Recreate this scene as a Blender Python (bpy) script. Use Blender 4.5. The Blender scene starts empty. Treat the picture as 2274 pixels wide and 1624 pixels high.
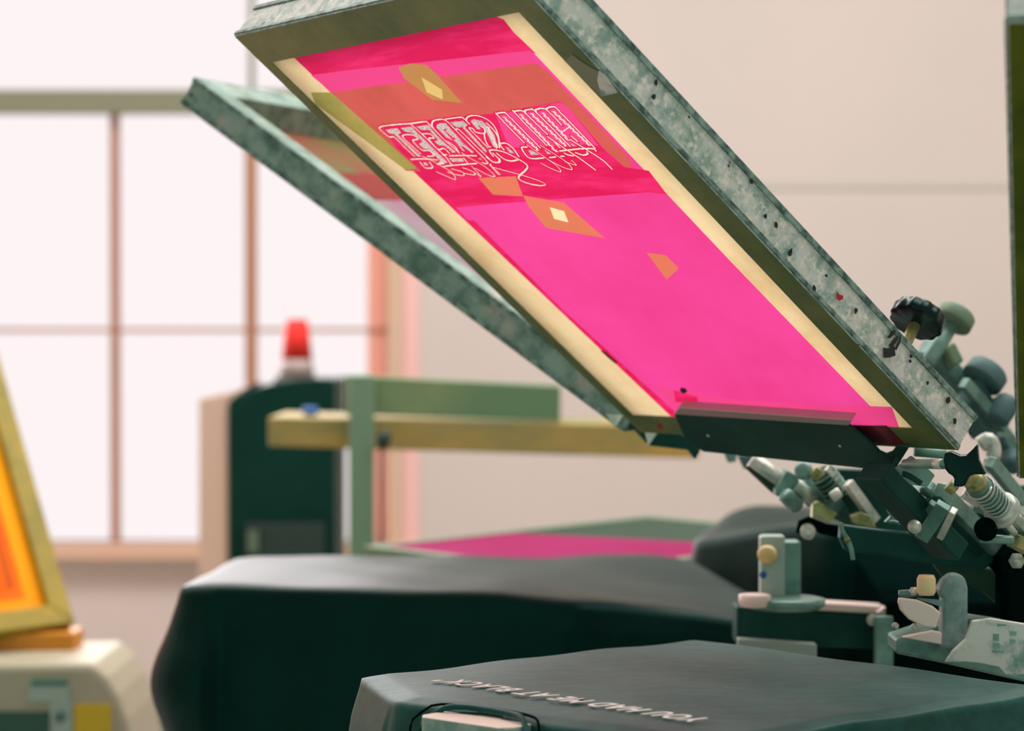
import bpy, bmesh, math, random
from mathutils import Vector as V, Matrix as M
random.seed(4)
S = bpy.context.scene
COL = S.collection
F, CX, CY, VH = 5400.0, 1137.0, 812.0, 745.0
EYE = V((0, 0, 1.35))
PITCH = -math.atan((CY - VH) / F)
cp, sp = math.cos(PITCH), math.sin(PITCH)

def ray(u, v):
    x = (u - CX) / F; z = -(v - CY) / F
    return V((x, cp - z * sp, sp + z * cp))
def at(u, v, y):                    # a point of the room measured in the photograph at distance y
    r = ray(u, v); return EYE + r * (y / r.y)
def onz(u, v, z):
    r = ray(u, v); return EYE + r * ((z - EYE.z) / r.z)

# ------------------------------------------------------------------ materials
def s2l(c): return tuple(((x / 255) / 12.92 if x / 255 <= .04045 else ((x / 255 + .055) / 1.055) ** 2.4) for x in c)
def mat(name, rgb, rough=.6, metal=0, spec=.5, noise=None, bump=0, trans=0, sheen=0, coat=0, lin=False):
    """noise: (rgb2, scale, lo, hi[, stretch])"""
    m = bpy.data.materials.new(name); m.use_nodes = True
    nt = m.node_tree; N = nt.nodes; L = nt.links; N.clear()
    out = N.new('ShaderNodeOutputMaterial')
    b = N.new('ShaderNodeBsdfPrincipled')
    c = rgb if lin else s2l(rgb)
    b.inputs['Base Color'].default_value = (*c, 1)
    b.inputs['Roughness'].default_value = rough
    b.inputs['Metallic'].default_value = metal
    b.inputs['Specular IOR Level'].default_value = spec
    b.inputs['Coat Weight'].default_value = coat
    if sheen:
        b.inputs['Sheen Weight'].default_value = sheen
        b.inputs['Sheen Roughness'].default_value = .3
    csock = None
    tc = N.new('ShaderNodeTexCoord')
    if noise:
        layers = noise if isinstance(noise, list) else [noise]
        for ly in layers:
            mp = N.new('ShaderNodeMapping'); L.new(tc.outputs['Object'], mp.inputs[0])
            if len(ly) > 4: mp.inputs['Scale'].default_value = ly[4]
            n = N.new('ShaderNodeTexNoise'); n.inputs['Scale'].default_value = ly[1]; n.inputs['Detail'].default_value = 6
            n.inputs['Roughness'].default_value = .65
            L.new(mp.outputs[0], n.inputs[0])
            r = N.new('ShaderNodeMapRange'); r.inputs[1].default_value = ly[2]; r.inputs[2].default_value = ly[3]
            L.new(n.outputs[0], r.inputs[0])
            mx = N.new('ShaderNodeMixRGB'); L.new(r.outputs[0], mx.inputs[0])
            if csock is None: mx.inputs[1].default_value = (*c, 1)
            else: L.new(csock, mx.inputs[1])
            mx.inputs[2].default_value = (*s2l(ly[0]), 1)
            csock = mx.outputs[0]
        L.new(csock, b.inputs['Base Color'])
    if bump:
        n = N.new('ShaderNodeTexNoise'); n.inputs['Scale'].default_value = bump[0]; n.inputs['Detail'].default_value = 5
        mp = N.new('ShaderNodeMapping'); L.new(tc.outputs['Object'], mp.inputs[0])
        if len(bump) > 3: mp.inputs['Scale'].default_value = bump[3]
        L.new(mp.outputs[0], n.inputs[0])
        bp = N.new('ShaderNodeBump'); bp.inputs['Strength'].default_value = bump[1]; bp.inputs['Distance'].default_value = bump[2]
        L.new(n.outputs[0], bp.inputs['Height']); L.new(bp.outputs[0], b.inputs['Normal'])
    if trans:
        t = N.new('ShaderNodeBsdfTranslucent'); t.inputs[0].default_value = (*c, 1)
        if csock: L.new(csock, t.inputs[0])
        x = N.new('ShaderNodeMixShader'); x.inputs[0].default_value = trans
        L.new(b.outputs[0], x.inputs[1]); L.new(t.outputs[0], x.inputs[2]); L.new(x.outputs[0], out.inputs[0])
    else: L.new(b.outputs[0], out.inputs[0])
    return m
def emis(name, rgb, st):
    m = bpy.data.materials.new(name); m.use_nodes = True
    nt = m.node_tree; nt.nodes.clear()
    o = nt.nodes.new('ShaderNodeOutputMaterial'); e = nt.nodes.new('ShaderNodeEmission')
    e.inputs[0].default_value = (*s2l(rgb), 1); e.inputs[1].default_value = st
    nt.links.new(e.outputs[0], o.inputs[0]); return m

ALU = mat('scuffed_aluminium', (206, 212, 206), .5, .1, .4,
          noise=[((136, 166, 156), 55, .42, .62), ((236, 228, 220), 120, .5, .64), ((40, 66, 62), 34, .67, .71)], bump=(90, .3, .002))
ALUB = mat('blurred_aluminium', (146, 172, 160), .5, .1, .4,
           noise=[((84, 122, 106), 30, .42, .62), ((178, 176, 168), 24, .55, .68), ((22, 50, 48), 26, .66, .70)])
RIDGE = mat('extruded_aluminium_edge', (140, 168, 160), .45, .3, noise=((60, 92, 88), 80, .4, .6))
TAPEU = mat('olive_frame_tape', (116, 124, 74), .45, 0, .4, noise=[((66, 96, 48), 7, .4, .62), ((136, 126, 76), 22, .6, .75)], bump=(40, .15, .001))
STEEL = mat('teal_grey_steel', (122, 162, 150), .38, .25, .5, noise=((72, 112, 102), 24, .4, .65))
STEELL = mat('pale_zinc_steel', (222, 220, 208), .32, .25, .5, noise=((128, 156, 146), 30, .42, .68))
DSTEEL = mat('dark_painted_steel', (34, 74, 66), .55, .1, .4, noise=((26, 60, 54), 12, .4, .6))
DOLIVE = mat('dark_olive_steel', (44, 70, 54), .6, .1, .4)
BLACKP = mat('black_plastic', (10, 22, 22), .28, 0, .5)
KNOBG = mat('grey_green_plastic', (96, 128, 108), .6, 0, .4, noise=((110, 134, 104), 30, .4, .6))
KNOBT = mat('grey_teal_plastic', (70, 106, 106), .6, 0, .4)
BRASS = mat('yellowed_brass', (176, 172, 118), .4, .5, noise=((120, 132, 84), 60, .4, .6))
CREAMK = mat('cream_plastic', (240, 212, 160), .5, noise=((222, 178, 84), 14, .5, .7))
WHITEP = mat('white_plate', (240, 214, 204), .45)
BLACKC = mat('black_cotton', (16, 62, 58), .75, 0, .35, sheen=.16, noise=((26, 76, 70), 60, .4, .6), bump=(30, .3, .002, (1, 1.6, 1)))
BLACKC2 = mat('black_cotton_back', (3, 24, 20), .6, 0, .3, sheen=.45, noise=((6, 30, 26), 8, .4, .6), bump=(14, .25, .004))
MACH = mat('black_machine_body', (5, 20, 18), .9, 0, 0)
BLUE = mat('blue_tape', (20, 96, 170), .5)
RED = mat('red_ink', (176, 26, 50), .4)
INK = mat('black_ink', (8, 20, 20), .5)
PALE = mat('torn_white_paper', (214, 214, 206), .6, noise=((120, 158, 148), 26, .5, .62))

TR = .72
def film(n, rgb, noise=None, tr=TR): return mat(n, rgb, .5, 0, .35, noise=noise, trans=tr)
FC = film('cream_mesh', (220, 200, 158), ((204, 176, 130), 9, .45, .65))
FP = film('pink_emulsion', (222, 66, 148), ((214, 58, 134), 6, .4, .65))
FR = film('crimson_pink_emulsion', (204, 24, 84), ((222, 46, 112), 9, .45, .68, (1, 6, 1)))
FM = film('light_magenta_emulsion', (218, 66, 132))
FCO = film('coral_tape_over_emulsion', (196, 88, 84), ((178, 80, 72), 8, .42, .66))
FT = film('tan_tape', (212, 112, 92), ((190, 120, 78), 10, .42, .66))
FO = film('olive_tan_tape', (176, 128, 76))
FW = film('pale_diamond_tape', (206, 180, 112))
FX = film('bright_tape_label', (228, 214, 168))
FY = film('yellowed_mesh', (168, 150, 84), ((138, 140, 72), 12, .4, .6))
FPALE = film('cloudy_mesh', (206, 190, 202), ((214, 150, 190), 5, .4, .62))
FGR = film('cloudy_green_mesh', (150, 160, 100), ((196, 110, 96), 6, .4, .62))
PR = mat('stencil_opening_white', (248, 216, 208), .6, trans=.6)
PRG = mat('stencil_opening_speckled', (214, 196, 192), .6, trans=.6, noise=((150, 140, 146), 700, .5, .56))
PRR = mat('stencil_dark_outline', (196, 14, 60), .6, trans=.7)
DCR = mat('dark_crimson_tape', (128, 20, 44), .4, noise=((92, 22, 38), 30, .4, .6))
GTAPE = mat('clear_grey_tape', (120, 128, 96), .35)

for m_ in (DSTEEL, DOLIVE, MACH, BLACKP): m_.node_tree.nodes['Principled BSDF'].inputs['Specular Tint'].default_value = (.15, .5, .43, 1)
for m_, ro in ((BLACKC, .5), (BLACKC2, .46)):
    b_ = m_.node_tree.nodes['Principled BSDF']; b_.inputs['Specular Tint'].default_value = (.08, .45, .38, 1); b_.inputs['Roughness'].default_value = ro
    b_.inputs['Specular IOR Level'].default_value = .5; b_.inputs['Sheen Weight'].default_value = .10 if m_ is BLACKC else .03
# ------------------------------------------------------------------ mesh helpers
class MB:
    def __init__(s): s.bm = bmesh.new(); s.mats = []
    def mi(s, m):
        if m not in s.mats: s.mats.append(m)
        return s.mats.index(m)
    def face(s, pts, m):
        try: f = s.bm.faces.new([s.bm.verts.new(p) for p in pts]); f.material_index = s.mi(m); return f
        except ValueError: return None
    def prism(s, poly, d, m, caps=True):          # poly: list of 3D points, d: vector
        a = [s.bm.verts.new(p) for p in poly]; b = [s.bm.verts.new(V(p) + d) for p in poly]
        n = len(a); k = s.mi(m); fs = []
        if caps: fs += [s.bm.faces.new(a[::-1]), s.bm.faces.new(b)]
        for i in range(n): fs.append(s.bm.faces.new([a[i], a[(i + 1) % n], b[(i + 1) % n], b[i]]))
        for f in fs: f.material_index = k
        bmesh.ops.recalc_face_normals(s.bm, faces=fs)
        return fs
    def box(s, lo, hi, m):
        x0, y0, z0 = lo; x1, y1, z1 = hi
        return s.prism([V((x0, y0, z0)), V((x1, y0, z0)), V((x1, y1, z0)), V((x0, y1, z0))], V((0, 0, z1 - z0)), m)
    def bar(s, a, b, w, h, m, up=(0, 0, 1)):       # rectangular bar from a to b
        a = V(a); b = V(b); d = (b - a).normalized(); up = V(up)
        x = d.cross(up).normalized(); z = x.cross(d).normalized()
        q = [a + x * sx * w / 2 + z * sz * h / 2 for sx, sz in ((-1, -1), (1, -1), (1, 1), (-1, 1))]
        return s.prism(q, b - a, m)
    def lathe(s, a, axis, prof, m, n=24, flute=0, fl=0.0):   # prof: [(dist along axis, radius)]
        a = V(a); d = V(axis).normalized(); t = V((0, 0, 1)) if abs(d.z) < .9 else V((1, 0, 0))
        x = d.cross(t).normalized(); y = d.cross(x); rings = []; k = s.mi(m); fs = []
        for (h, r) in prof:
            ring = []
            for i in range(n):
                an = 2 * math.pi * i / n; rr = max(r, 1e-5)
                if flute and r > 0: rr *= 1 - fl * (.5 + .5 * math.cos(flute * an))
                ring.append(s.bm.verts.new(a + d * h + (x * math.cos(an) + y * math.sin(an)) * rr))
            rings.append(ring)
        for p, q in zip(rings, rings[1:]):
            for i in range(n): fs.append(s.bm.faces.new([p[i], p[(i + 1) % n], q[(i + 1) % n], q[i]]))
        fs.append(s.bm.faces.new(rings[0])); fs.append(s.bm.faces.new(rings[-1]))
        for f in fs: f.material_index = k; f.smooth = True
        bmesh.ops.recalc_face_normals(s.bm, faces=fs)
    def tube(s, a, b, r, m, n=20, r2=None):
        a = V(a); b = V(b); l = (b - a).length; e = min(r * .15, l * .1); r2 = r2 or r
        s.lathe(a, b - a, [(0, r - e), (e, r), (l - e, r2), (l, r2 - e)], m, n)
    def coil(s, a, b, R, r, turns, m):
        a = V(a); b = V(b); d = (b - a); l = d.length; d.normalize(); t = V((0, 0, 1)) if abs(d.z) < .9 else V((1, 0, 0))
        x = d.cross(t).normalized(); y = d.cross(x); pts = []
        n = int(turns * 16)
        for i in range(n + 1):
            an = 2 * math.pi * i / 16
            pts.append(a + d * l * i / n + (x * math.cos(an) + y * math.sin(an)) * R)
        s.path(pts, r, m, 6)
    def path(s, pts, r, m, n=8):
        rings = []; k = s.mi(m); fs = []
        for i, p in enumerate(pts):
            d = (pts[min(i + 1, len(pts) - 1)] - pts[max(i - 1, 0)]).normalized()
            t = V((0, 0, 1)) if abs(d.z) < .95 else V((1, 0, 0))
            x = d.cross(t).normalized(); y = d.cross(x)
            rr = r[i] if isinstance(r, (list, tuple)) else r
            rings.append([s.bm.verts.new(p + (x * math.cos(2 * math.pi * j / n) + y * math.sin(2 * math.pi * j / n)) * rr) for j in range(n)])
        for p, q in zip(rings, rings[1:]):
            for i in range(n): fs.append(s.bm.faces.new([p[i], p[(i + 1) % n], q[(i + 1) % n], q[i]]))
        fs += [s.bm.faces.new(rings[0]), s.bm.faces.new(rings[-1])]
        for f in fs: f.material_index = k; f.smooth = True
        bmesh.ops.recalc_face_normals(s.bm, faces=fs)
    def ribbon(s, pts, w, m, nrm=V((0, 0, 1))):
        k = s.mi(m); L_ = []; R_ = []
        for i, p in enumerate(pts):
            d = (pts[min(i + 1, len(pts) - 1)] - pts[max(i - 1, 0)])
            if d.length < 1e-9: d = V((1, 0, 0))
            x = d.normalized().cross(nrm).normalized() * w / 2
            L_.append(s.bm.verts.new(p + x)); R_.append(s.bm.verts.new(p - x))
        for i in range(len(pts) - 1):
            f = s.bm.faces.new([L_[i], L_[i + 1], R_[i + 1], R_[i]]); f.material_index = k
    def build(s, name, parent=None, bevel=0, world=None, smooth=False, subd=0):
        me = bpy.data.meshes.new(name); s.bm.to_mesh(me); s.bm.free()
        for m in s.mats: me.materials.append(m)
        o = bpy.data.objects.new(name, me); COL.objects.link(o)
        if world is not None: o.matrix_world = world
        if parent is not None: o.parent = parent
        if smooth:
            for p in me.polygons: p.use_smooth = True
        if bevel:
            b = o.modifiers.new('bevel', 'BEVEL'); b.width = bevel; b.segments = 2; b.limit_method = 'ANGLE'; b.angle_limit = math.radians(40)
            b.harden_normals = False
        if subd:
            b = o.modifiers.new('sub', 'SUBSURF'); b.levels = b.render_levels = subd
        return o
WM = {}
def empty(name, loc=(0, 0, 0), world=None):
    o = bpy.data.objects.new(name, None); COL.objects.link(o); o.empty_display_size = .05
    o.matrix_world = world if world is not None else M.Translation(V(loc))
    WM[o.name] = o.matrix_world.copy()
    return o
def tag(o, label=None, cat=None, group=None, kind=None):
    if label: o['label'] = label
    if cat: o['category'] = cat
    if group: o['group'] = group
    if kind: o['kind'] = kind
    return o
def attach(o, parent):               # keeps the world placement of a part built in room coordinates
    o.parent = parent; o.matrix_parent_inverse = WM.get(parent.name, M.Identity(4)).inverted()
    return o
def spline(pts, k=5):
    P = [V(p) for p in pts]; out = []
    for i in range(len(P) - 1):
        p0 = P[max(i - 1, 0)]; p1 = P[i]; p2 = P[i + 1]; p3 = P[min(i + 2, len(P) - 1)]
        for j in range(k):
            t = j / k
            out.append(.5 * ((2 * p1) + (p2 - p0) * t + (2 * p0 - 5 * p1 + 4 * p2 - p3) * t * t + (3 * p1 - p0 - 3 * p2 + p3) * t ** 3))
    out.append(P[-1]); return out

# ------------------------------------------------------------------ the room
WY = 6.0
WALL = mat('painted_wall', (208, 196, 190), .85, 0, .2, noise=((200, 191, 184), .9, .35, .7))
FLOOR = mat('concrete_floor', (196, 186, 178), .7, noise=((180, 172, 166), 3, .4, .6))
SALMON = mat('salmon_frame_paint', (232, 160, 142), .6)
BEIGEW = mat('beige_frame_paint', (206, 178, 152), .6)
PINKW = mat('pale_pink_reveal_paint', (238, 190, 184), .6)
MULL = mat('tan_window_bar', (170, 116, 88), .6)
MULD = mat('grey_green_window_transom', (126, 128, 104), .6)
PANE = emis('daylit_frosted_glass', (252, 242, 243), 1.02)
def X(u, y=WY): return (u - CX) / F * y
def Z(v, y=WY): return 1.35 - (v - VH) / F * y
wx0, wx1, wz0, wz1 = -2.6, X(930), Z(1205), 2.9
m = MB()
m.box((-4, WY, 0), (wx0, WY + .15, 3.6), WALL); m.box((wx1, WY, 0), (4.5, WY + .15, 3.6), WALL)
m.box((wx0, WY, 0), (wx1, WY + .15, wz0), WALL); m.box((wx0, WY, wz1), (wx1, WY + .15, 3.6), WALL)
tag(m.build('wall_back'), kind='structure')
m = MB(); m.box((-4, -3, -.1), (4.5, WY, 0), FLOOR); tag(m.build('floor'), kind='structure')
m = MB(); m.box((4.5, -3, 0), (4.65, WY + .15, 3.6), WALL); tag(m.build('wall_right'), kind='structure')
m = MB(); m.box((-4.15, -3, 0), (-4, WY + .15, 3.6), WALL); tag(m.build('wall_left'), kind='structure')
m = MB(); m.box((-4, -3, 3.6), (4.5, WY + .15, 3.7), WALL); tag(m.build('ceiling'), kind='structure')
m = MB(); m.box((X(1400), WY - .004, Z(420)), (4.5, WY, Z(402)), mat('grey_wall_seam', (196, 188, 180), .8)); tag(m.build('trim_1'), kind='structure')
m = MB(); m.box((-4, WY - .02, 0), (4.5, WY, .1), BEIGEW); tag(m.build('baseboard_back'), kind='structure')
# window with its bars
win = tag(empty('window_1', (wx0, WY, wz0)), kind='structure')
m = MB(); m.box((wx0, WY + .06, wz0), (X(815), WY + .07, wz1), PANE); attach(m.build('frosted_pane'), win)
m = MB()
m.box((X(815), WY + .02, wz0), (X(863), WY + .09, wz1), SALMON)
m.box((X(863), WY - .02, wz0), (X(892), WY + .09, wz1), BEIGEW)
m.box((X(892), WY - .005, wz0), (X(930), WY + .09, wz1), PINKW)
attach(m.build('window_jamb'), win)
m = MB()
for u, w in ((252, 17), (555, 24), (-90, 17), (-420, 24), (-760, 17)): m.box((X(u - w / 2), WY + .01, wz0), (X(u + w / 2), WY + .05, Z(245)), MULL)
m.box((wx0, WY + .015, Z(738)), (X(860), WY + .045, Z(729)), MULL)
attach(m.build('window_bar'), win)
m = MB(); m.box((wx0, WY - .03, Z(252)), (X(862), WY + .05, Z(203)), MULD)
for u in (-420, 557): m.box((X(u - 5), WY + .01, Z(203)), (X(u + 5), WY + .05, wz1), MULD)
attach(m.build('window_transom'), win)
m = MB(); m.box((wx0, WY - .06, Z(1237)), (wx1, WY + .05, Z(1205)), mat('tan_window_sill', (214, 176, 152), .5)); attach(m.build('window_sill'), win)
for p in win.children: p['kind'] = 'structure'

# ------------------------------------------------------------------ cabinet, cone, rack behind
CY5 = 5.0
CAB = mat('dark_green_cabinet_panel', (8, 42, 34), .6, noise=((6, 34, 28), 4, .4, .6)); CAB.node_tree.nodes['Principled BSDF'].inputs['Specular Tint'].default_value = (.15, .5, .43, 1); CABL = mat('window_lit_cabinet_side', (196, 168, 150), .6)
cab = tag(empty('floor_cabinet', (X(600, CY5), CY5, 0)), 'dark tall cabinet with an arched top in front of the window, cone on it', 'cabinet')
def arch(y, u0=505, u1=745, n=14):
    pts = []
    for i in range(n + 1):
        t = i / n; u = u0 + (u1 - u0) * t
        v = 888 - 48 * math.sin(math.pi * min(1, (t * .62 + .0) + .0) / 1.24 * 1.24) ** .8 if t > 0 else 895
        pts.append(V((X(u, CY5), y, Z(v, CY5))))
    return pts
top = arch(CY5)
poly = [V((X(505, CY5), CY5, .02))] + top + [V((X(745, CY5), CY5, .02))]
m = MB(); m.prism(poly, V((0, .3, 0)), CAB); attach(m.build('body', bevel=.006), cab)
m = MB()  # side panel, the window light on it painted in as a pale colour
q = [V((X(437, CY5), CY5 + .01, .02)), V((X(440, CY5), CY5 + .01, Z(886, CY5))), V((X(520, CY5), CY5 + .01, Z(868, CY5))), V((X(560, CY5), CY5 + .01, Z(852, CY5))), V((X(506, CY5), CY5 + .01, Z(896, CY5))), V((X(506, CY5), CY5 + .01, .02))]
m.prism(q, V((0, .28, 0)), CABL); attach(m.build('side_panel', bevel=.004), cab)
m = MB(); m.box((X(545, CY5), CY5 - .012, Z(1300, CY5)), (X(722, CY5), CY5, Z(1162, CY5)), mat('cabinet_recess', (14, 44, 38), .6)); attach(m.build('drawer', bevel=.002), cab)
m = MB(); m.box((X(552, CY5), CY5 - .02, Z(1225, CY5)), (X(574, CY5), CY5 - .012, Z(1178, CY5)), mat('cabinet_label', (84, 104, 84), .6)); attach(m.build('label_plate'), cab)

m = MB(); REDC = mat('red_cone_plastic', (236, 44, 34), .5); WC = mat('white_cone_band', (168, 150, 146), .5)
zc0 = Z(846, CY5 + .12)
cx = X(657, CY5 + .1)
cone = tag(empty('traffic_cone', (cx, CY5 + .12, zc0)), 'red cone with a white lower band standing on the dark cabinet', 'cone')
h = .127
m.lathe((cx, CY5 + .12, zc0 + .045), (0, 0, 1), [(0, .033), (.05, .028), (h - .045 - .004, .0235), (h - .042, .020), (h - .042, .012), (h - .06, .012)], REDC, 28)
attach(m.build('cone_body'), cone)
m = MB(); m.lathe((cx, CY5 + .12, zc0 + .008), (0, 0, 1), [(0, .038), (.037, .033)], WC, 28); attach(m.build('reflective_band'), cone)
m = MB(); m.box((cx - .045, CY5 + .075, zc0 - .008), (cx + .045, CY5 + .165, zc0 + .008), mat('cone_foot', (90, 90, 84), .6)); attach(m.build('cone_base', bevel=.006), cone)

RY = 4.1
GRN = mat('green_grey_rack_paint', (100, 134, 96), .55, .1, noise=((128, 148, 104), 5, .4, .65))
WOODY = mat('yellowed_timber', (122, 126, 82), .6, noise=((186, 152, 72), 1.7, .4, .6, (1, 1, 3)))
rack = tag(empty('storage_rack', (X(800, RY), RY, 0)), 'green-grey steel rack post with crossbeams, right of the dark cabinet', 'rack')
m = MB(); m.box((X(774, RY), RY, 0), (X(829, RY), RY + .04, Z(833, RY)), mat('rack_post_paint', (116, 148, 120), .5, .1)); attach(m.build('post', bevel=.004), rack)
m = MB(); m.prism([V((X(762, RY), RY + .041, Z(922, RY))), V((X(762, RY), RY + .041, Z(834, RY))), V((X(1246, RY), RY + .041, Z(858, RY))), V((X(1246, RY), RY + .041, Z(938, RY)))], V((0, .05, 0)), GRN)
attach(m.build('upper_beam', bevel=.003), rack)
m = MB(); m.prism([V((X(590, RY), RY + .041, Z(994, RY))), V((X(590, RY), RY + .041, Z(928, RY))), V((X(1556, RY), RY + .041, Z(948, RY))), V((X(1556, RY), RY + .041, Z(1022, RY)))], V((0, .30, 0)), WOODY)
attach(m.build('wooden_beam', bevel=.003), rack)
m = MB(); m.path([V((X(848, RY), RY - .02, Z(v, RY))) for v in (985, 1060, 1140, 1400)], .003, mat('dark_cord', (70, 84, 84), .6))
m.lathe((X(850, RY), RY - .02, Z(998, RY)), (0.15, 0, 1), [(0, .006), (.01, .011), (.025, .0125), (.032, .006)], mat('dark_clip', (16, 50, 42), .6)); attach(m.build('hanging_cord'), rack)
m = MB(); m.lathe((X(674, RY), RY + .14, Z(924, RY + .14)), (0, 0, 1), [(0, .013), (.016, .013)], BLUE); tag(m.build('tape_roll'), 'small blue roll lying on the wooden beam before the dark cabinet', 'tape')

# ------------------------------------------------------------------ silk screens
def plane(az, tl, origin, roll=0):
    a = math.radians(az); t = math.radians(tl)
    b = V((math.cos(a) * math.cos(t), math.sin(a) * math.cos(t), -math.sin(t)))
    w = V((math.sin(a), -math.cos(a), 0)); n = w.cross(b)
    return M(((w.x, b.x, n.x, origin.x), (w.y, b.y, n.y, origin.y), (w.z, b.z, n.z, origin.z), (0, 0, 0, 1)))
class Loc:                                  # pixel -> local coordinates on a plane parallel to the screen
    def __init__(s, mw): s.mw = mw; s.inv = mw.inverted()
    def __call__(s, u, v, z=0.0):
        o = s.inv @ EYE; d = (s.inv.to_3x3() @ ray(u, v)); t = (z - o.z) / d.z
        p = o + d * t; return V((p.x, p.y, z))
def screen(name, mw, W, L, H, rw, alu, label, film_fn, tape=TAPEU, inset=.0, ridge=True):
    """W,L outer size; H height; rw=(left,right,front,hub) rail widths"""
    root = empty(name, world=mw); tag(root, label, 'screen frame', 'printing screens held on the press')
    l, r, f, h = rw
    rails = [[(0, 0), (W, 0), (W - r, f), (l, f)], [(W, 0), (W, L), (W - r, L - h), (W - r, f)], [(W, L), (0, L), (l, L - h), (W - r, L - h)], [(0, L), (0, 0), (l, f), (l, L - h)]]
    out = [(0, -1), (1, 0), (0, 1), (-1, 0)]
    for q, (ox, oy) in zip(rails, out):
        m = MB(); m.prism([V((x, y, 0)) for x, y in q], V((0, 0, H)), alu)
        if ridge:
            (x0, y0), (x1, y1) = q[0], q[1]; e = .0016
            for z0, z1 in ((.0005, .0052), (H - .0062, H - .0005)):
                p = [V((x0, y0, z0)), V((x1, y1, z0)), V((x1 + ox * e, y1 + oy * e, z0)), V((x0 + ox * e, y0 + oy * e, z0))]
                m.prism(p, V((0, 0, z1 - z0)), RIDGE)
        m.build('frame_rail', root, bevel=.0012)
    m = MB()
    for q in rails:
        c = .0012
        pts = [V((min(max(x, c), W - c), min(max(y, c), L - c), -.0009)) for x, y in q]
        m.prism(pts, V((0, 0, .0008)), tape)
    m.build('edge_tape', root)
    m = MB(); film_fn(m, W, L, rw); m.build('mesh_fabric', root)
    return root
def partition(m, base, polys, z, holes=()):
    """one sheet cut exactly along every patch outline; base: (polygon, material)"""
    bm = m.bm; f = bm.faces.new([bm.verts.new((x, y, z)) for x, y in base[0]]); m.mi(base[1])
    for poly, _ in polys:
        n = len(poly)
        xs = [p[0] for p in poly]; ys = [p[1] for p in poly]
        for i in range(n):
            a = V((*poly[i], 0)); b = V((*poly[(i + 1) % n], 0)); d = b - a
            if d.length < 1e-6: continue
            no = V((-d.y, d.x, 0)).normalized()
            fs = [f for f in bm.faces if max(v.co.x for v in f.verts) > min(xs) and min(v.co.x for v in f.verts) < max(xs) and max(v.co.y for v in f.verts) > min(ys) and min(v.co.y for v in f.verts) < max(ys)]
            geom = fs + list({e for f in fs for e in f.edges}) + list({v for f in fs for v in f.verts})
            bmesh.ops.bisect_plane(bm, geom=geom, plane_co=a + V((0, 0, z)), plane_no=no, dist=1e-7)
    def inside(x, y, poly):
        c = False; n = len(poly)
        for i in range(n):
            x1, y1 = poly[i]; x2, y2 = poly[(i + 1) % n]
            if (y1 > y) != (y2 > y) and x < (x2 - x1) * (y - y1) / (y2 - y1) + x1: c = not c
        return c
    for f in bm.faces:
        c = f.calc_center_median(); f.material_index = m.mi(base[1])
        for poly, mt in polys:
            if inside(c.x, c.y, poly): f.material_index = m.mi(mt)

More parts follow.
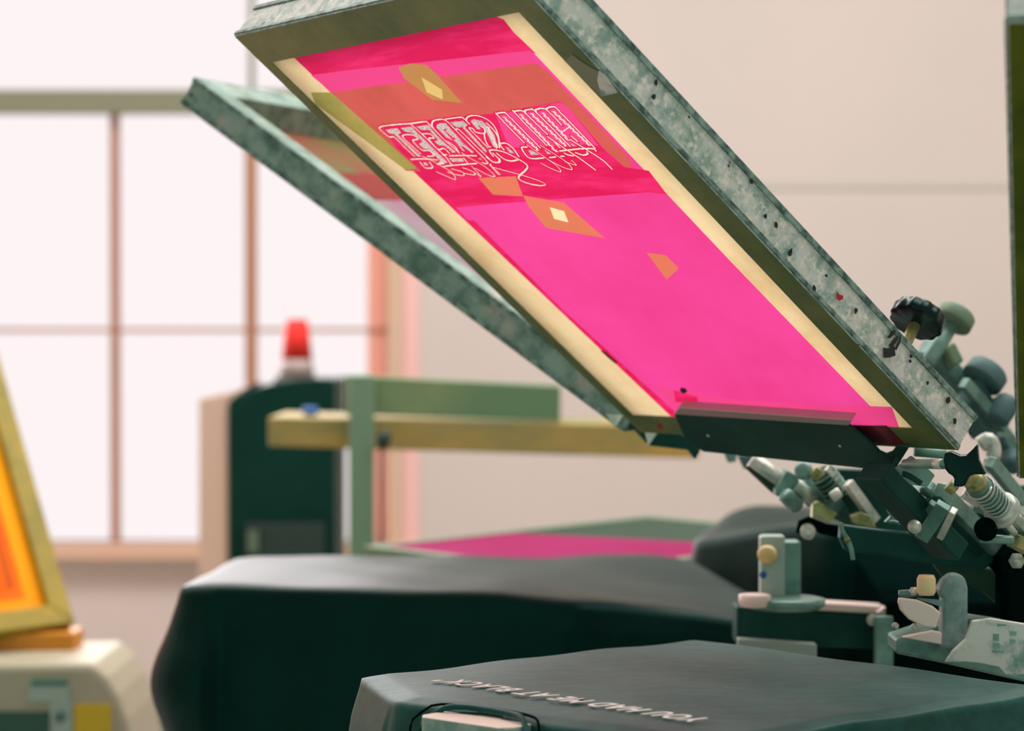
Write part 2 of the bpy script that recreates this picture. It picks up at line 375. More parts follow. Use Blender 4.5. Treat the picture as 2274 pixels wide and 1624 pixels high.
# --- main screen (pose recovered from its four visible corners)
MW, MLn = .459, .590
P_TL = V((-.253, 2.218, 1.623)); wv = (V((-.002, 1.833, 1.623)) - P_TL).normalized()
bv = V((.138, 2.457, 1.252)) - P_TL; bv = (bv - wv * bv.dot(wv)).normalized(); nv = wv.cross(bv)
MM = M(((wv.x, bv.x, nv.x, P_TL.x), (wv.y, bv.y, nv.y, P_TL.y), (wv.z, bv.z, nv.z, P_TL.z), (0, 0, 0, 1)))
LM = Loc(MM)
def px(*pp): return [tuple(LM(u, v)[:2]) for u, v in pp]
rl = LM(880, 408).x; rr = MW - LM(1500, 392).x; rf = LM(900, 77).y; rh = MLn - LM(1800, 940).y
print('rails', [round(a, 4) for a in (rl, rr, rf, rh)], 'r2', MW - LM(1704, 600).x, MW - LM(1335, 222).x)
def main_film(m, W, L, rw):
    l, r, f, h = rw
    base = [(l - .004, f - .004), (W - r + .004, f - .004), (W - r + .004, L - h + .004), (l - .004, L - h + .004)]
    P = [
        (px((646, 123), (1098, 36), (1118, 44), (1140, 72), (1190, 124), (1405, 352), (1626, 586), (1990, 963), (1990, 1010), (1560, 1000), (1484, 921)), FP),
        (px((646, 123), (775, 200), (1012, 450), (1250, 690), (1520, 935), (1484, 921)), FR),
        (px((646, 123), (1098, 36), (1118, 44), (1140, 72), (1190, 120), (1170, 114), (761, 160), (700, 172)), FR),
        (px((761, 158), (1178, 113), (1190, 142), (737, 207), (690, 168)), FM),
        (px((737, 206), (1189, 141), (1215, 158), (1400, 356), (1400, 400), (900, 380), (820, 292)), FCO),
        (px((844, 277), (1094, 253), (1244, 226), (1262, 240), (1340, 332), (1386, 372), (1440, 380), (1480, 432), (1480, 455), (1016, 462), (925, 372), (880, 330)), FR),
        (px((1100, 256), (1244, 228), (1262, 240), (1330, 325), (1300, 322), (1130, 330)), FM),
        (px((1012, 462), (1120, 452), (1440, 428), (1478, 432), (1500, 460), (1040, 490)), FP),
        (px((884, 150), (912, 142), (947, 145), (971, 168), (896, 174)), FO),
        (px((896, 174), (971, 168), (1026, 230), (959, 222)), FO),
        (px((935, 172), (981, 200), (983, 222), (947, 206)), FW),
        (px((1062, 396), (1145, 392), (1161, 437), (1094, 433)), FT),
        (px((1161, 435), (1252, 451), (1343, 530), (1212, 507), (1173, 459)), FT),
        (px((1220, 461), (1252, 470), (1262, 495), (1230, 487)), FX),
        (px((1435, 562), (1478, 568), (1507, 597), (1480, 622)), FT),
        (px((1450, 860), (1640, 890), (1980, 905), (2000, 960), (1540, 950)), FM),
        (px((1495, 868), (1548, 882), (1550, 893), (1500, 895)), FR),
        (px((690, 206), (735, 206), (925, 375), (900, 378), (700, 232)), FY),
    ]
    zr = [(ZX0, ZY0), (ZX1, ZY0), (ZX1, ZY1), (ZX0, ZY1)]
    PATCH.extend(P)
    HOLE = mat('zone', (0, 0, 0))
    partition(m, (base, FC), P + [(zr, HOLE)], .0004)
    k = m.mi(HOLE); bmesh.ops.delete(m.bm, geom=[f for f in m.bm.faces if f.material_index == k], context='FACES'); m.mats[k] = FC
PATCH = []
# stencil lettering (reads mirrored from below)
ca = lambda x, y: (830 + x / 8.121, 260 + y / 8.121)
cb = lambda x, y: (1080 + x / 7.58, 220 + y / 7.58)
def lt(c, pts, z): return [LM(*c(x, y), z) for x, y in pts]
A_T = [[(650, 125), (400, 142), (110, 185), (150, 270), (280, 365), (370, 372), (560, 560), (730, 715)],
       [(835, 665), (700, 540), (510, 350), (700, 330), (790, 405), (700, 435), (860, 600), (990, 610), (1080, 700), (970, 715)],
       [(650, 125), (860, 310), (1130, 570), (1290, 720), (1400, 870)], [(670, 120), (920, 90), (985, 125), (1250, 400), (1530, 645)],
       [(1360, 660), (1260, 572), (1150, 585), (990, 400), (1080, 385), (1010, 310), (870, 310)], [(1530, 650), (1460, 540), (1330, 450)],
       [(1250, 400), (1065, 200), (1050, 110), (1100, 65), (1280, 60), (1480, 250), (1700, 470), (2030, 800), (2010, 845), (1950, 830)],
       [(1310, 260), (1430, 370)], [(1290, 45), (1560, 10), (1630, 45), (1720, 130)],
       [(2050, 560), (1900, 400), (1720, 215), (1780, 215), (1840, 280), (1990, 300), (1990, 220), (1930, 180)],
       [(1470, 240), (1540, 240), (1850, 540), (2080, 760), (2150, 820), (2250, 820), (2262, 760)],
       [(1720, 130), (1680, 90), (1665, 40), (1720, -10), (1850, -20), (1980, 20), (2100, 95), (2190, 210), (2240, 350), (2262, 560)],
       [(1990, 300), (2000, 400), (2060, 530), (2100, 545)], [(1240, 900), (1400, 880), (1690, 855), (1850, 845)],
       [(670, 770), (900, 762), (1140, 780)], [(1360, 705), (1600, 700), (1850, 705)], [(1240, 690), (1310, 685)], [(1620, 750), (1700, 850)],
       [(830, 820), (900, 905), (960, 928), (1060, 912), (1000, 820)], [(1140, 855), (1260, 840)]]
A_thin = [[(870, 715), (1000, 770), (1250, 910), (1400, 1000), (1470, 1110), (1440, 1130), (1300, 1070), (1130, 995)],
          [(1400, 940), (1600, 1000), (1612, 1060), (1500, 1050), (1330, 1000)], [(1600, 920), (1780, 990), (1810, 1050), (1620, 1020)],
          [(1760, 890), (1930, 1080), (1800, 1000)], [(1580, 650), (1700, 730), (2000, 900), (2180, 1070), (2050, 1050), (1830, 930)],
          [(2100, 860), (2150, 940), (2250, 1050)]]
B_T = [[(630, 740), (200, 295), (180, 250), (300, 235), (380, 300), (900, 825)], [(1010, 790), (490, 255), (470, 215), (600, 205), (690, 280), (1020, 600)],
       [(690, 280), (645, 205), (755, 182), (840, 235), (1400, 800)], [(840, 235), (830, 185), (950, 165), (1040, 215), (1260, 440)],
       [(1040, 215), (1010, 165), (1140, 138), (1250, 240), (1820, 830)], [(1230, 880), (1500, 850), (1780, 842), (1840, 880)],
       [(1410, 690), (1700, 870), (1960, 1040), (2110, 1185)], [(1430, 630), (1530, 720)], [(1030, 640), (1300, 830), (1560, 1000), (1830, 1200)],
       [(680, 815), (590, 830), (680, 970), (780, 1010), (960, 1000)], [(1060, 990), (1160, 980)], [(1250, 970), (1300, 970)], [(1150, 740), (1230, 820)],
       [(1310, 920), (1380, 950), (1460, 960)], [(1500, 910), (1620, 950), (1700, 930), (1690, 900)], [(0, 410), (120, 530), (190, 640), (230, 780), (290, 860)],
       [(230, 755), (330, 752), (440, 830), (540, 970)], [(170, 920), (300, 1020), (420, 1050), (520, 1030)], [(110, 920), (230, 1050), (130, 1070), (0, 990)],
       [(110, 970), (50, 880), (110, 862), (300, 900), (520, 1010), (650, 1090), (690, 1150), (640, 1220), (560, 1290), (540, 1340), (600, 1390), (750, 1440), (900, 1465)]]
B_thin = [[(680, 780), (1000, 1000), (1180, 1130), (1250, 1230), (1120, 1190), (910, 1085)], [(900, 780), (1200, 970), (1360, 1080), (1440, 1190), (1300, 1160), (1060, 1040)],
          [(1320, 1060), (1510, 1120), (1430, 1040)], [(900, 1465), (990, 1450), (900, 1390), (600, 1290), (100, 1150), (70, 1100)], [(100, 1150), (230, 1280), (60, 1110)]]
A_fill = [[(210, 235), (420, 205), (490, 290), (430, 320), (850, 720), (780, 715), (370, 320), (270, 300)],
          [(480, 205), (680, 180), (760, 270), (1330, 830), (1160, 840), (1190, 790), (990, 590), (880, 570), (810, 490), (880, 450), (690, 290), (560, 270)],
          [(760, 180), (980, 150), (1130, 330), (1280, 480), (1480, 640), (1420, 650), (1270, 520), (1180, 520), (1090, 450), (1150, 420), (1000, 240), (860, 240)],
          [(1130, 150), (1180, 120), (1290, 112), (1500, 350), (1620, 490), (1800, 640), (1770, 660), (1600, 530), (1560, 530), (1640, 620), (1590, 610), (1500, 480), (1430, 420), (1480, 400), (1290, 220), (1250, 230), (1420, 430), (1300, 370), (1130, 200)],
          [(1370, 100), (1600, 75), (1690, 150), (1640, 190), (2040, 620), (2010, 650), (1590, 190), (1480, 190)],
          [(1740, 80), (1800, 45), (1950, 80), (2060, 180), (2170, 330), (2240, 570), (2150, 540), (2080, 380), (2000, 230), (1890, 140), (1920, 230), (1850, 220)],
          [(1350, 750), (1600, 750), (1620, 810), (1420, 815)], [(1880, 760), (1920, 740), (1950, 785)], [(880, 830), (940, 830), (980, 870), (920, 880)]]
B_fill = [[(700, 870), (760, 870), (880, 940), (750, 950)], [(960, 850), (1090, 930), (1030, 935)], [(310, 810), (360, 820), (460, 915), (400, 915)], [(1430, 760), (1520, 800), (1430, 800)]]
B_rows = [((290, 310), (870, 870)), ((570, 270), (1180, 900)), ((750, 250), (1340, 800)), ((940, 240), (1380, 700)), ((1120, 215), (1740, 790)), ((1270, 560), (1420, 460)), ((20, 480), (180, 830))]

import numpy as np
CELL = .00045
zx = [LM(*c(x, y)).x for c, L_ in ((ca, A_T + A_thin), (cb, B_T + B_thin)) for s_ in L_ for x, y in s_]
zy = [LM(*c(x, y)).y for c, L_ in ((ca, A_T + A_thin), (cb, B_T + B_thin)) for s_ in L_ for x, y in s_]
ZX0, ZX1, ZY0, ZY1 = min(zx) - .006, max(zx) + .006, min(zy) - .006, max(zy) + .006
ZN, ZM = int((ZX1 - ZX0) / CELL), int((ZY1 - ZY0) / CELL)
ZX1 = ZX0 + ZN * CELL; ZY1 = ZY0 + ZM * CELL
gx = ZX0 + (np.arange(ZN) + .5) * CELL; gy = ZY0 + (np.arange(ZM) + .5) * CELL
GX, GY = np.meshgrid(gx, gy)
DIST = np.full(GX.shape, 9.0)       # signed-ish distance to the nearest stroke edge
def stroke(pts, w):
    for p, q in zip(pts, pts[1:]):
        R_ = .006
        i0 = max(0, int((min(p.x, q.x) - R_ - ZX0) / CELL)); i1 = min(ZN, int((max(p.x, q.x) + R_ - ZX0) / CELL) + 1)
        j0 = max(0, int((min(p.y, q.y) - R_ - ZY0) / CELL)); j1 = min(ZM, int((max(p.y, q.y) + R_ - ZY0) / CELL) + 1)
        if i0 >= i1 or j0 >= j1: continue
        X_, Y_ = GX[j0:j1, i0:i1], GY[j0:j1, i0:i1]; dx, dy = q.x - p.x, q.y - p.y; l2 = dx * dx + dy * dy + 1e-14
        t = np.clip(((X_ - p.x) * dx + (Y_ - p.y) * dy) / l2, 0, 1)
        d = np.hypot(X_ - p.x - t * dx, Y_ - p.y - t * dy) - w / 2
        DIST[j0:j1, i0:i1] = np.minimum(DIST[j0:j1, i0:i1], d)
def npin(poly, X_, Y_):
    c = np.zeros(X_.shape, bool); n = len(poly)
    for i in range(n):
        x1, y1 = poly[i]; x2, y2 = poly[(i + 1) % n]
        if y1 == y2: continue
        c ^= ((y1 > Y_) != (y2 > Y_)) & (X_ < (x2 - x1) * (Y_ - y1) / (y2 - y1) + x1)
    return c
for c, L_, w in ((ca, A_T, .0016), (ca, A_thin, .0011), (cb, B_T, .0018), (cb, B_thin, .0010)):
    for s_ in L_: stroke(spline(lt(c, s_, 0), 4), w)
DS = DIST.copy()
for (x0, y0), (x1, y1) in B_rows:
    n = int(math.hypot(x1 - x0, y1 - y0) / 17); pts = []
    for i in range(n + 1):
        t = i / n; k = (1 if i % 2 else -1) * (14 + 8 * math.sin(i * 2.1))
        pts.append((x0 + (x1 - x0) * t + k, y0 + (y1 - y0) * t - k * .45))
    stroke(spline(lt(cb, pts, 0), 3), .0009)
FILLM = np.zeros(GX.shape, bool)
for c, L_ in ((ca, A_fill), (cb, B_fill)):
    for s_ in L_: FILLM |= npin([tuple(p[:2]) for p in lt(c, s_, 0)], GX, GY)
def grid_object(name, mask, mats, idx, parent, z):
    jj, ii = np.nonzero(mask); n = len(ii)
    vid = -np.ones((ZM + 1, ZN + 1), int)
    for dj, di in ((0, 0), (0, 1), (1, 1), (1, 0)): vid[jj + dj, ii + di] = 1
    vj, vi = np.nonzero(vid >= 0); vid[vj, vi] = np.arange(len(vj))
    co = np.zeros((len(vj), 3), np.float32); co[:, 0] = ZX0 + vi * CELL; co[:, 1] = ZY0 + vj * CELL; co[:, 2] = z
    loops = np.stack([vid[jj, ii], vid[jj, ii + 1], vid[jj + 1, ii + 1], vid[jj + 1, ii]], 1).ravel().astype(np.int32)
    me = bpy.data.meshes.new(name); me.vertices.add(len(co)); me.vertices.foreach_set('co', co.ravel())
    me.loops.add(len(loops)); me.loops.foreach_set('vertex_index', loops)
    me.polygons.add(n); me.polygons.foreach_set('loop_start', np.arange(0, 4 * n, 4, dtype=np.int32)); me.polygons.foreach_set('material_index', idx[mask].astype(np.int32))
    for mt in mats: me.materials.append(mt)
    me.update(calc_edges=True)
    o = bpy.data.objects.new(name, me); COL.objects.link(o); o.parent = parent; return o
MAIN = screen('silk_screen', MM, MW, MLn, .0375, (rl, rr, rf, rh), ALU,
              'large tilted screen with hot pink mesh and mirrored STREET lettering, in front', main_film)
idx = np.zeros(GX.shape, int); matl = [FC]
for poly, mt in PATCH:
    if mt is None: continue
    if mt not in matl: matl.append(mt)
    idx[npin(poly, GX, GY)] = matl.index(mt)
matl.append(PRR); idx[(DS < .0013) | FILLM] = len(matl) - 1
letter = (DIST < 0) | FILLM
zone = grid_object('stencil_film', ~letter, matl, idx, MAIN, .0004)
li = np.where(FILLM & (DIST >= 0), 1, 0)
grid_object('stencil_lettering', letter, [PR, PRG], li, MAIN, .0004)
# tape scraps, drips and specks on the main frame
def decal(name, pts, mt, z=-.0016, parent=MAIN, loc=LM, t=.0004):
    m = MB(); m.prism([loc(u, v, z) for u, v in pts], V((0, 0, t)), mt); return m.build(name, parent)
decal('clear_tape_scrap', [(1254, 136), (1270, 121), (1292, 138), (1312, 150), (1336, 163), (1372, 206), (1334, 215)], GTAPE)
decal('white_sticker', [(1330, 158), (1346, 172), (1372, 206), (1336, 214), (1326, 178)], PALE, -.0024)
decal('crimson_tape', [(1888, 946), (1968, 946), (2012, 992), (1940, 984)], DCR)
decal('ink_spot', [(1511, 862), (1521, 863), (1526, 870), (1518, 875), (1510, 869)], INK)
decal('ink_streak', [(1333, 779), (1345, 782), (1372, 805), (1366, 808), (1350, 795)], RED)
decal('red_spot', [(1457, 943), (1466, 943), (1471, 951), (1464, 955)], RED)
# red drip and black ink drips on the right rail (outer side face: local x = MW)
def onside(u, v):
    o = LM.inv @ EYE; d = LM.inv.to_3x3() @ ray(u, v); t = (MW + .0018 - o.x) / d.x; return o + d * t
def sidedecal(name, polys, mt):
    m = MB()
    for pts in polys: m.prism([onside(u, v) for u, v in pts], V((.0005, 0, 0)), mt)
    return m.build(name, MAIN)
sidedecal('ink_drip', [[(1858, 647), (1863, 654), (1872, 657), (1871, 665), (1863, 668), (1858, 663), (1858, 656)]], RED)
drips = [[(1988, 733), (1978, 738), (1970, 750), (1975, 752), (1985, 743)], [(1996, 745), (1985, 752), (1974, 768), (1980, 772), (1992, 757)], [(2001, 744), (1995, 757), (1986, 776), (1990, 778), (1998, 762)],
         [(1961, 772), (1972, 775), (1985, 768), (1988, 790), (1975, 794), (1962, 795)], [(2022, 786), (2027, 792), (2022, 796), (2019, 792)], [(2018, 800), (2022, 798), (2024, 805), (2019, 806)]]
sidedecal('black_ink_drips', drips, INK)
sp_ = []
for u, v, s in ((1452, 215, 5), (1457, 183, 4), (1530, 260, 2), (1668, 402, 4), (1700, 480, 4), (1723, 500, 5), (1755, 560, 5), (1808, 640, 4), (1835, 612, 3), (1900, 690, 4), (2060, 850, 3), (2106, 890, 5), (2120, 935, 4), (2155, 962, 3)):
    sp_.append([(u + s * math.cos(a) * random.uniform(.6, 1.3), v + 1.7 * s * math.sin(a) * random.uniform(.6, 1.3)) for a in [k * 1.047 for k in range(6)]])
for q in sp_: sidedecal('ink_speck', [q], INK)

# --- second screen, farther round the press
L2 = .64
M2a = plane(-24, 34, V((0, 0, 0))); w2 = M2a.col[0].xyz; b2 = M2a.col[1].xyz
BR2 = at(1385, 958, 2.5); M2 = M2a.copy(); M2.translation = BR2 - w2 * .459 - b2 * L2
def film2(m, W, L, rw):
    l, r, f, h = rw
    base = [(l - .003, f - .003), (W - r + .003, f - .003), (W - r + .003, L - h + .003), (l - .003, L - h + .003)]
    P = [([(0, 0), (W, 0), (W, .14), (0, .10)], FGR), ([(0, .10), (W, .14), (W, .20), (0, .16)], FCO), ([(0, .16), (W, .20), (W, L), (0, L)], FPALE), ([(W - .14, .27), (W - .07, .27), (W - .06, .40), (W - .12, .40)], FM)]
    partition(m, (base, FC), P, .0004)
screen('silk_screen', M2, .459, L2, .034, (.034, .034, .036, .034), ALUB,
       'grey scuffed screen with cloudy pink mesh tilted behind the large pink one', film2)
# --- third screen, swung towards the viewer at the right edge
BL3 = at(2262, 1062, 1.9); M3 = plane(77, 39, BL3); M3.translation = BL3 - M3.col[1].xyz * .49
OLV = mat('dark_olive_screen_tape', (92, 100, 14), .6, 0, .2, noise=((48, 72, 10), 9, .4, .62))
def film3(m, W, L, rw):
    l, r, f, h = rw
    partition(m, ([(l - .003, f - .003), (W - r + .003, f - .003), (W - r + .003, L - h + .003), (l - .003, L - h + .003)], FY), [], .0004)
screen('silk_screen', M3, .42, .49, .034, (.05, .05, .05, .05), ALU,
       'upright dark olive screen cut off by the right edge, silver at its top corner', film3, tape=OLV)
L3 = Loc(M3)
# --- pink screen lying low at the back
M4 = M.Translation((.115, 3.46, 1.085)) @ M.Rotation(math.radians(-52), 4, 'Z') @ M.Rotation(math.radians(2), 4, 'X')
def film4(m, W, L, rw):
    l, r, f, h = rw
    partition(m, ([(l - .003, f - .003), (W - r + .003, f - .003), (W - r + .003, L - h + .003), (l - .003, L - h + .003)], FP), [([(0, L * .46), (W, L * .7), (W, L), (0, L)], film('grey_green_film', (96, 124, 108)))], .012)
M4.translation = V((-.22, 3.60, 1.024)) 
screen('silk_screen', M4, .5, .56, .014, (.02, .02, .02, .02), mat('grey_green_frame', (112, 136, 112), .6), 'pink meshed screen lying flat and low behind the back platen', film4, ridge=False)

# ------------------------------------------------------------------ orange screen and pale machine at the left
OY = 3.755
ob = V((-1, -.66, -.06)).normalized(); ou = V((-.39, .5, 1)); ou = (ou - ob * ou.dot(ob)).normalized(); on_ = ob.cross(ou).normalized()
org = at(160, 1392, OY)
MO = M(((ob.x, ou.x, on_.x, org.x), (ob.y, ou.y, on_.y, org.y), (ob.z, ou.z, on_.z, org.z), (0, 0, 0, 1)))
OW, OL = .46, .72
GOLD = mat('olive_gold_frame', (166, 140, 22), .55, noise=((128, 118, 24), 9, .4, .62)); ORM = film('orange_mesh', (250, 128, 10), ((240, 96, 8), 5, .4, .6)); YEL = film('yellow_orange_mesh', (255, 176, 10)); ORD = film('deep_orange_mesh', (206, 92, 16))
osc = tag(empty('orange_screen', world=MO), 'yellow and orange mesh screen leaning on the pale machine, left edge', 'screen frame')
fr = .034
for q in ([(0, 0), (OW, 0), (OW - fr, fr), (fr, fr)], [(OW, 0), (OW, OL), (OW - fr, OL - fr), (OW - fr, fr)], [(OW, OL), (0, OL), (fr, OL - fr), (OW - fr, OL - fr)], [(0, OL), (0, 0), (fr, fr), (fr, OL - fr)]):
    m = MB(); m.prism([V((x, y, -.015)) for x, y in q], V((0, 0, .03)), GOLD); m.build('frame_rail', osc, bevel=.002)
m = MB()
partition(m, ([(fr - .003, fr - .003), (OW - fr + .003, fr - .003), (OW - fr + .003, OL - fr + .003), (fr - .003, OL - fr + .003)], YEL),
          [([(.062, .056), (OW - .06, .056), (OW - .06, OL - .06), (.062, OL - .06)], ORM), ([(.075, .075), (.086, .075), (.086, OL - .07), (.075, OL - .07)], ORD)], 0)
m.build('mesh_fabric', osc)
m = MB(); m.box((.10, .09, .001), (.16, .10, .003), KNOBG); m.build('tape_strip', osc)
# machine
BOXM = mat('beige_machine_shell', (176, 164, 142), .55, noise=((160, 158, 134), 3, .4, .6)); TEALP = mat('teal_label_panel', (150, 172, 160), .5); DKP = mat('dark_display_glass', (30, 74, 58), .25); YP = mat('yellow_sticker', (196, 168, 10), .5)
YB = 3.56
def bx(u, v, y=YB): return V((X(u, y), y, Z(v, y)))
mach = tag(empty('control_machine', (X(60, YB), YB, 0)), 'pale beige machine with dark display and yellow sticker, bottom left corner', 'machine')
prof = [(-600, 1482), (206, 1475), (216, 1486), (238, 1506), (262, 1545), (282, 1600), (300, 1700), (305, 2790), (-600, 2790)]
m = MB(); m.prism([bx(u, v) for u, v in prof], V((0, .27, 0)), BOXM); attach(m.build('shell', bevel=.012), mach)
m = MB(); m.box((X(-560, 3.72), YB + .15, Z(1484, YB)), (X(166, 3.72), YB + .23, .895), mat('orange_ledge', (206, 132, 24), .5)); attach(m.build('orange_ledge', bevel=.003), mach)
for nm, u0, u1, v0, v1, mt in (('slot_panel', 62, 152, 1512, 1560, TEALP), ('slot', 68, 150, 1510, 1524, mat('slot_teal', (70, 112, 96), .6)), ('display', -160, 108, 1582, 1700, DKP), ('yellow_sticker', 163, 246, 1566, 1690, YP), ('button_panel', 110, 160, 1560, 1690, TEALP)):  # the slot is a darker teal strip on the panel
    m = MB(); e = .004 if nm != 'slot' else .006; m.box((X(u0, YB), YB - e, Z(v1, YB)), (X(u1, YB), YB, Z(v0, YB)), mt); attach(m.build(nm, bevel=.001), mach)
m = MB(); m.lathe(bx(133, 1592) + V((0, -.004, 0)), (0, -1, 0), [(0, .008), (.006, .007)], mat('dial_dark', (60, 100, 96), .5)); attach(m.build('dial'), mach)
m = MB(); m.box((X(300, 3.95), 3.95, .0), (X(370, 3.95), 4.15, Z(1568, 3.95)), mat('teal_grey_box', (140, 166, 154), .6)); tag(m.build('storage_box', bevel=.006), 'small teal-grey box beside the pale machine, left of the black shirt', 'box')
m = MB(); m.box((X(400, 5.2), 5.1, Z(1246, 5.2) ), (X(418, 5.2), 5.2, Z(1246, 5.2) + .01), WHITEP); m.bm.free()

# ------------------------------------------------------------------ shirts
def shirt(name, outline, ztop, drop, flare, label, mt, hole=None, fold=.006, extra=None, bulge=.006, nseg=160, nr=26, seed=1, skirt_n=26):
    """outline: closed CCW list of (x,y); draped top with hanging sides"""
    pts = [V((x, y, 0)) for x, y in outline]
    per = []; tot = 0
    for i in range(len(pts)):
        l = (pts[(i + 1) % len(pts)] - pts[i]).length; per.append((tot, l)); tot += l
    def P(s):
        s %= tot
        for i, (a, l) in enumerate(per):
            if s <= a + l + 1e-9:
                return pts[i].lerp(pts[(i + 1) % len(pts)], (s - a) / l)
        return pts[0]
    ring = [P(tot * i / nseg) for i in range(nseg)]
    for _ in range(3): ring = [(ring[i - 1] + ring[i] * 2 + ring[(i + 1) % nseg]) / 4 for i in range(nseg)]
    c = sum(ring, V()) / nseg
    nrm = []
    for i in range(nseg):
        d = (ring[(i + 1) % nseg] - ring[i - 1]).normalized(); nn = V((d.y, -d.x, 0))
        if nn.dot(ring[i] - c) < 0: nn = -nn
        nrm.append(nn)
    rnd = random.Random(seed); ph = [rnd.uniform(0, 6.28) for _ in range(6)]
    bm = bmesh.new(); rings = []
    for k in range(nr + 1):                     # top, from centre to rim
        t = k / nr; row = []
        for i in range(nseg):
            p = c.lerp(ring[i], t)
            z = ztop + .0012 * math.sin(38 * p.x + ph[0] + 9 * p.y) * math.sin(22 * p.y + ph[1]) - (.004 * max(0, t - .93) / .07 if t > .93 else 0)
            if extra: z += extra(p.x, p.y)
            row.append(bm.verts.new((p.x, p.y, z)))
        rings.append(row)
    for k in range(1, skirt_n + 1):
        t = k / skirt_n; row = []
        for i in range(nseg):
            a = i / nseg * tot
            f = flare(ring[i].x, ring[i].y, t) if callable(flare) else flare * t
            f += fold * t * (math.sin(a * 41 + ph[2]) * .6 + math.sin(a * 77 + ph[3] + t * 2) * .4 + math.sin(a * 17 + ph[4]))
            f += .004 * min(1, t * 12)
            p = ring[i] + nrm[i] * f
            z = ztop - .005 - drop * t + (extra(ring[i].x, ring[i].y) * (1 - t) if extra else 0)
            row.append(bm.verts.new((p.x, p.y, z)))
        rings.append(row)
    for a, b in zip(rings, rings[1:]):
        for i in range(nseg):
            j = (i + 1) % nseg
            try: bm.faces.new([a[i], a[j], b[j], b[i]])
            except ValueError: pass
    bmesh.ops.remove_doubles(bm, verts=rings[0], dist=1e-5)
    bmesh.ops.recalc_face_normals(bm, faces=bm.faces[:])
    if hole: bmesh.ops.delete(bm, geom=[f for f in bm.faces if hole(f.calc_center_median())], context='FACES')
    me = bpy.data.meshes.new(name); bm.to_mesh(me); bm.free(); me.materials.append(mt)
    for p in me.polygons: p.use_smooth = True
    o = bpy.data.objects.new(name, me); COL.objects.link(o)
    s = o.modifiers.new('thick', 'SOLIDIFY'); s.thickness = .0012; s.offset = 1
    return tag(o, label, 't-shirt')
ZP = 1.06
fr_out = [(-.129, 2.071), (.174, 2.324), (.448, 1.998), (.165, 1.744), (.118, 1.738), (-.092, 1.938)]
def proj(p):
    d = p - EYE; y = d.y * cp + d.z * sp; z = -d.y * sp + d.z * cp
    return CX + F * d.x / y, CY - F * z / y
# the neck opening at the near end of the board
hc = V((-.018, 1.8675, 1.056)); ha = (V((.118, 1.738, 0)) - V((-.092, 1.938, 0))).normalized(); hn = V((ha.y, -ha.x, 0)); hn = -hn if hn.y > 0 else hn
def hole(p):
    d = p - hc; w = d.dot(hn); q = (w if w < .004 else .004 + max(0, -d.z) + max(0, w - .03))
    return (d.dot(ha) / .057) ** 2 + ((q - .028) / .031) ** 2 < 1
def flare1(x, y, t):
    return .012 * t + .045 * t * (1 if (x < -.05 and y > 1.95) else .2)
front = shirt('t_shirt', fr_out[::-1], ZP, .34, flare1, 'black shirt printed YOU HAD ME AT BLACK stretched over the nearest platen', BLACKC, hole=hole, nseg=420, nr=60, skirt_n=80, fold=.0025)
# collar ribbing round the opening
def collar_pt(a, g=1.0):
    s = math.cos(a) * .057 * g; q = .028 + .031 * g * math.sin(a)
    off, z = (q, 0) if q < .004 else (.004 + min(q - .004, .012), -(q - .004))
    return hc + ha * s + hn * off + V((0, 0, z + .005))
for nm, g, r in (('collar_rib', 1.03, .0024), ('collar_seam', 1.24, .0011)):
    m = MB(); m.path([collar_pt(a / 40 * 2 * math.pi, g) for a in range(41)], r, BLACKC if nm == 'collar_rib' else MACH, 6)
    o = m.build(nm); o.parent = front
# printed words
cu = bpy.data.curves.new('t', 'FONT'); cu.body = 'YOU HAD ME AT BLACK"'; cu.size = .031; cu.shear = .25; cu.offset = .0006; cu.space_character = 1.25; cu.align_x = 'CENTER'
cu.extrude = .0003
to = bpy.data.objects.new('t', cu); COL.objects.link(to); dg = bpy.context.evaluated_depsgraph_get(); dg.update()
me = bpy.data.meshes.new_from_object(to.evaluated_get(dg)); bpy.data.objects.remove(to)
tw0 = max(v.co.x for v in me.vertices) - min(v.co.x for v in me.vertices)
pA = onz(1560, 1603, ZP + .003); pB = onz(985, 1512, ZP + .003); tx = (pB - pA).normalized(); ty = V((0, 0, 1)).cross(tx); sx = (pB - pA).length / tw0
tc_ = (pA + pB) / 2
for v in me.vertices:
    v.co = V((v.co.x * sx, v.co.y * 1.0 - .011, v.co.z))
lo = bpy.data.objects.new('printed_words', me); COL.objects.link(lo)
me.materials.clear(); me.materials.append(mat('white_print', (232, 232, 226), .6))
lo.matrix_world = M(((tx.x, ty.x, 0, tc_.x), (tx.y, ty.y, 0, tc_.y), (0, 0, 1, ZP + .0036), (0, 0, 0, 1))); lo.parent = front
lo['label'] = 'white slanted capital letters'

back_out = [(-.386, 2.825), (-.36, 3.20), (-.02, 3.19), (.20, 3.14), (.33, 2.84), (.07, 2.712)]
def ex2(x, y): return -.022 * min(1.6, max(0, (x + .02) / .2) ** 1.5) * max(0, min(1, (3.08 - y) / .25)) + .008 * max(0, min(1, (x - .05) / .12)) * max(0, min(1, (y - 2.95) / .15))
def flare2(x, y, t):
    if x < -.34: 
        k = math.exp(-((t - .30) / .17) ** 2)
        return .030 * k * (1 if y < 3.05 else .3) + .012 * t
    return .015 * t
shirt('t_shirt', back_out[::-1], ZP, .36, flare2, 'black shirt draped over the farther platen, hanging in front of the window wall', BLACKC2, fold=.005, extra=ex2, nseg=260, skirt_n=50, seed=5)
third_out = [(.238, 3.22), (.36, 3.48), (.80, 3.48), (.80, 3.08), (.40, 3.02)]
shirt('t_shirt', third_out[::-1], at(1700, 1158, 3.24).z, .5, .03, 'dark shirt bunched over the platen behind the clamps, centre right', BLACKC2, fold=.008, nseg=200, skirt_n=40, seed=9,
      extra=lambda x, y: -.014 * max(0, min(1, (.38 - x) / .15)) ** 2 - .01 * math.sin(20 * y))

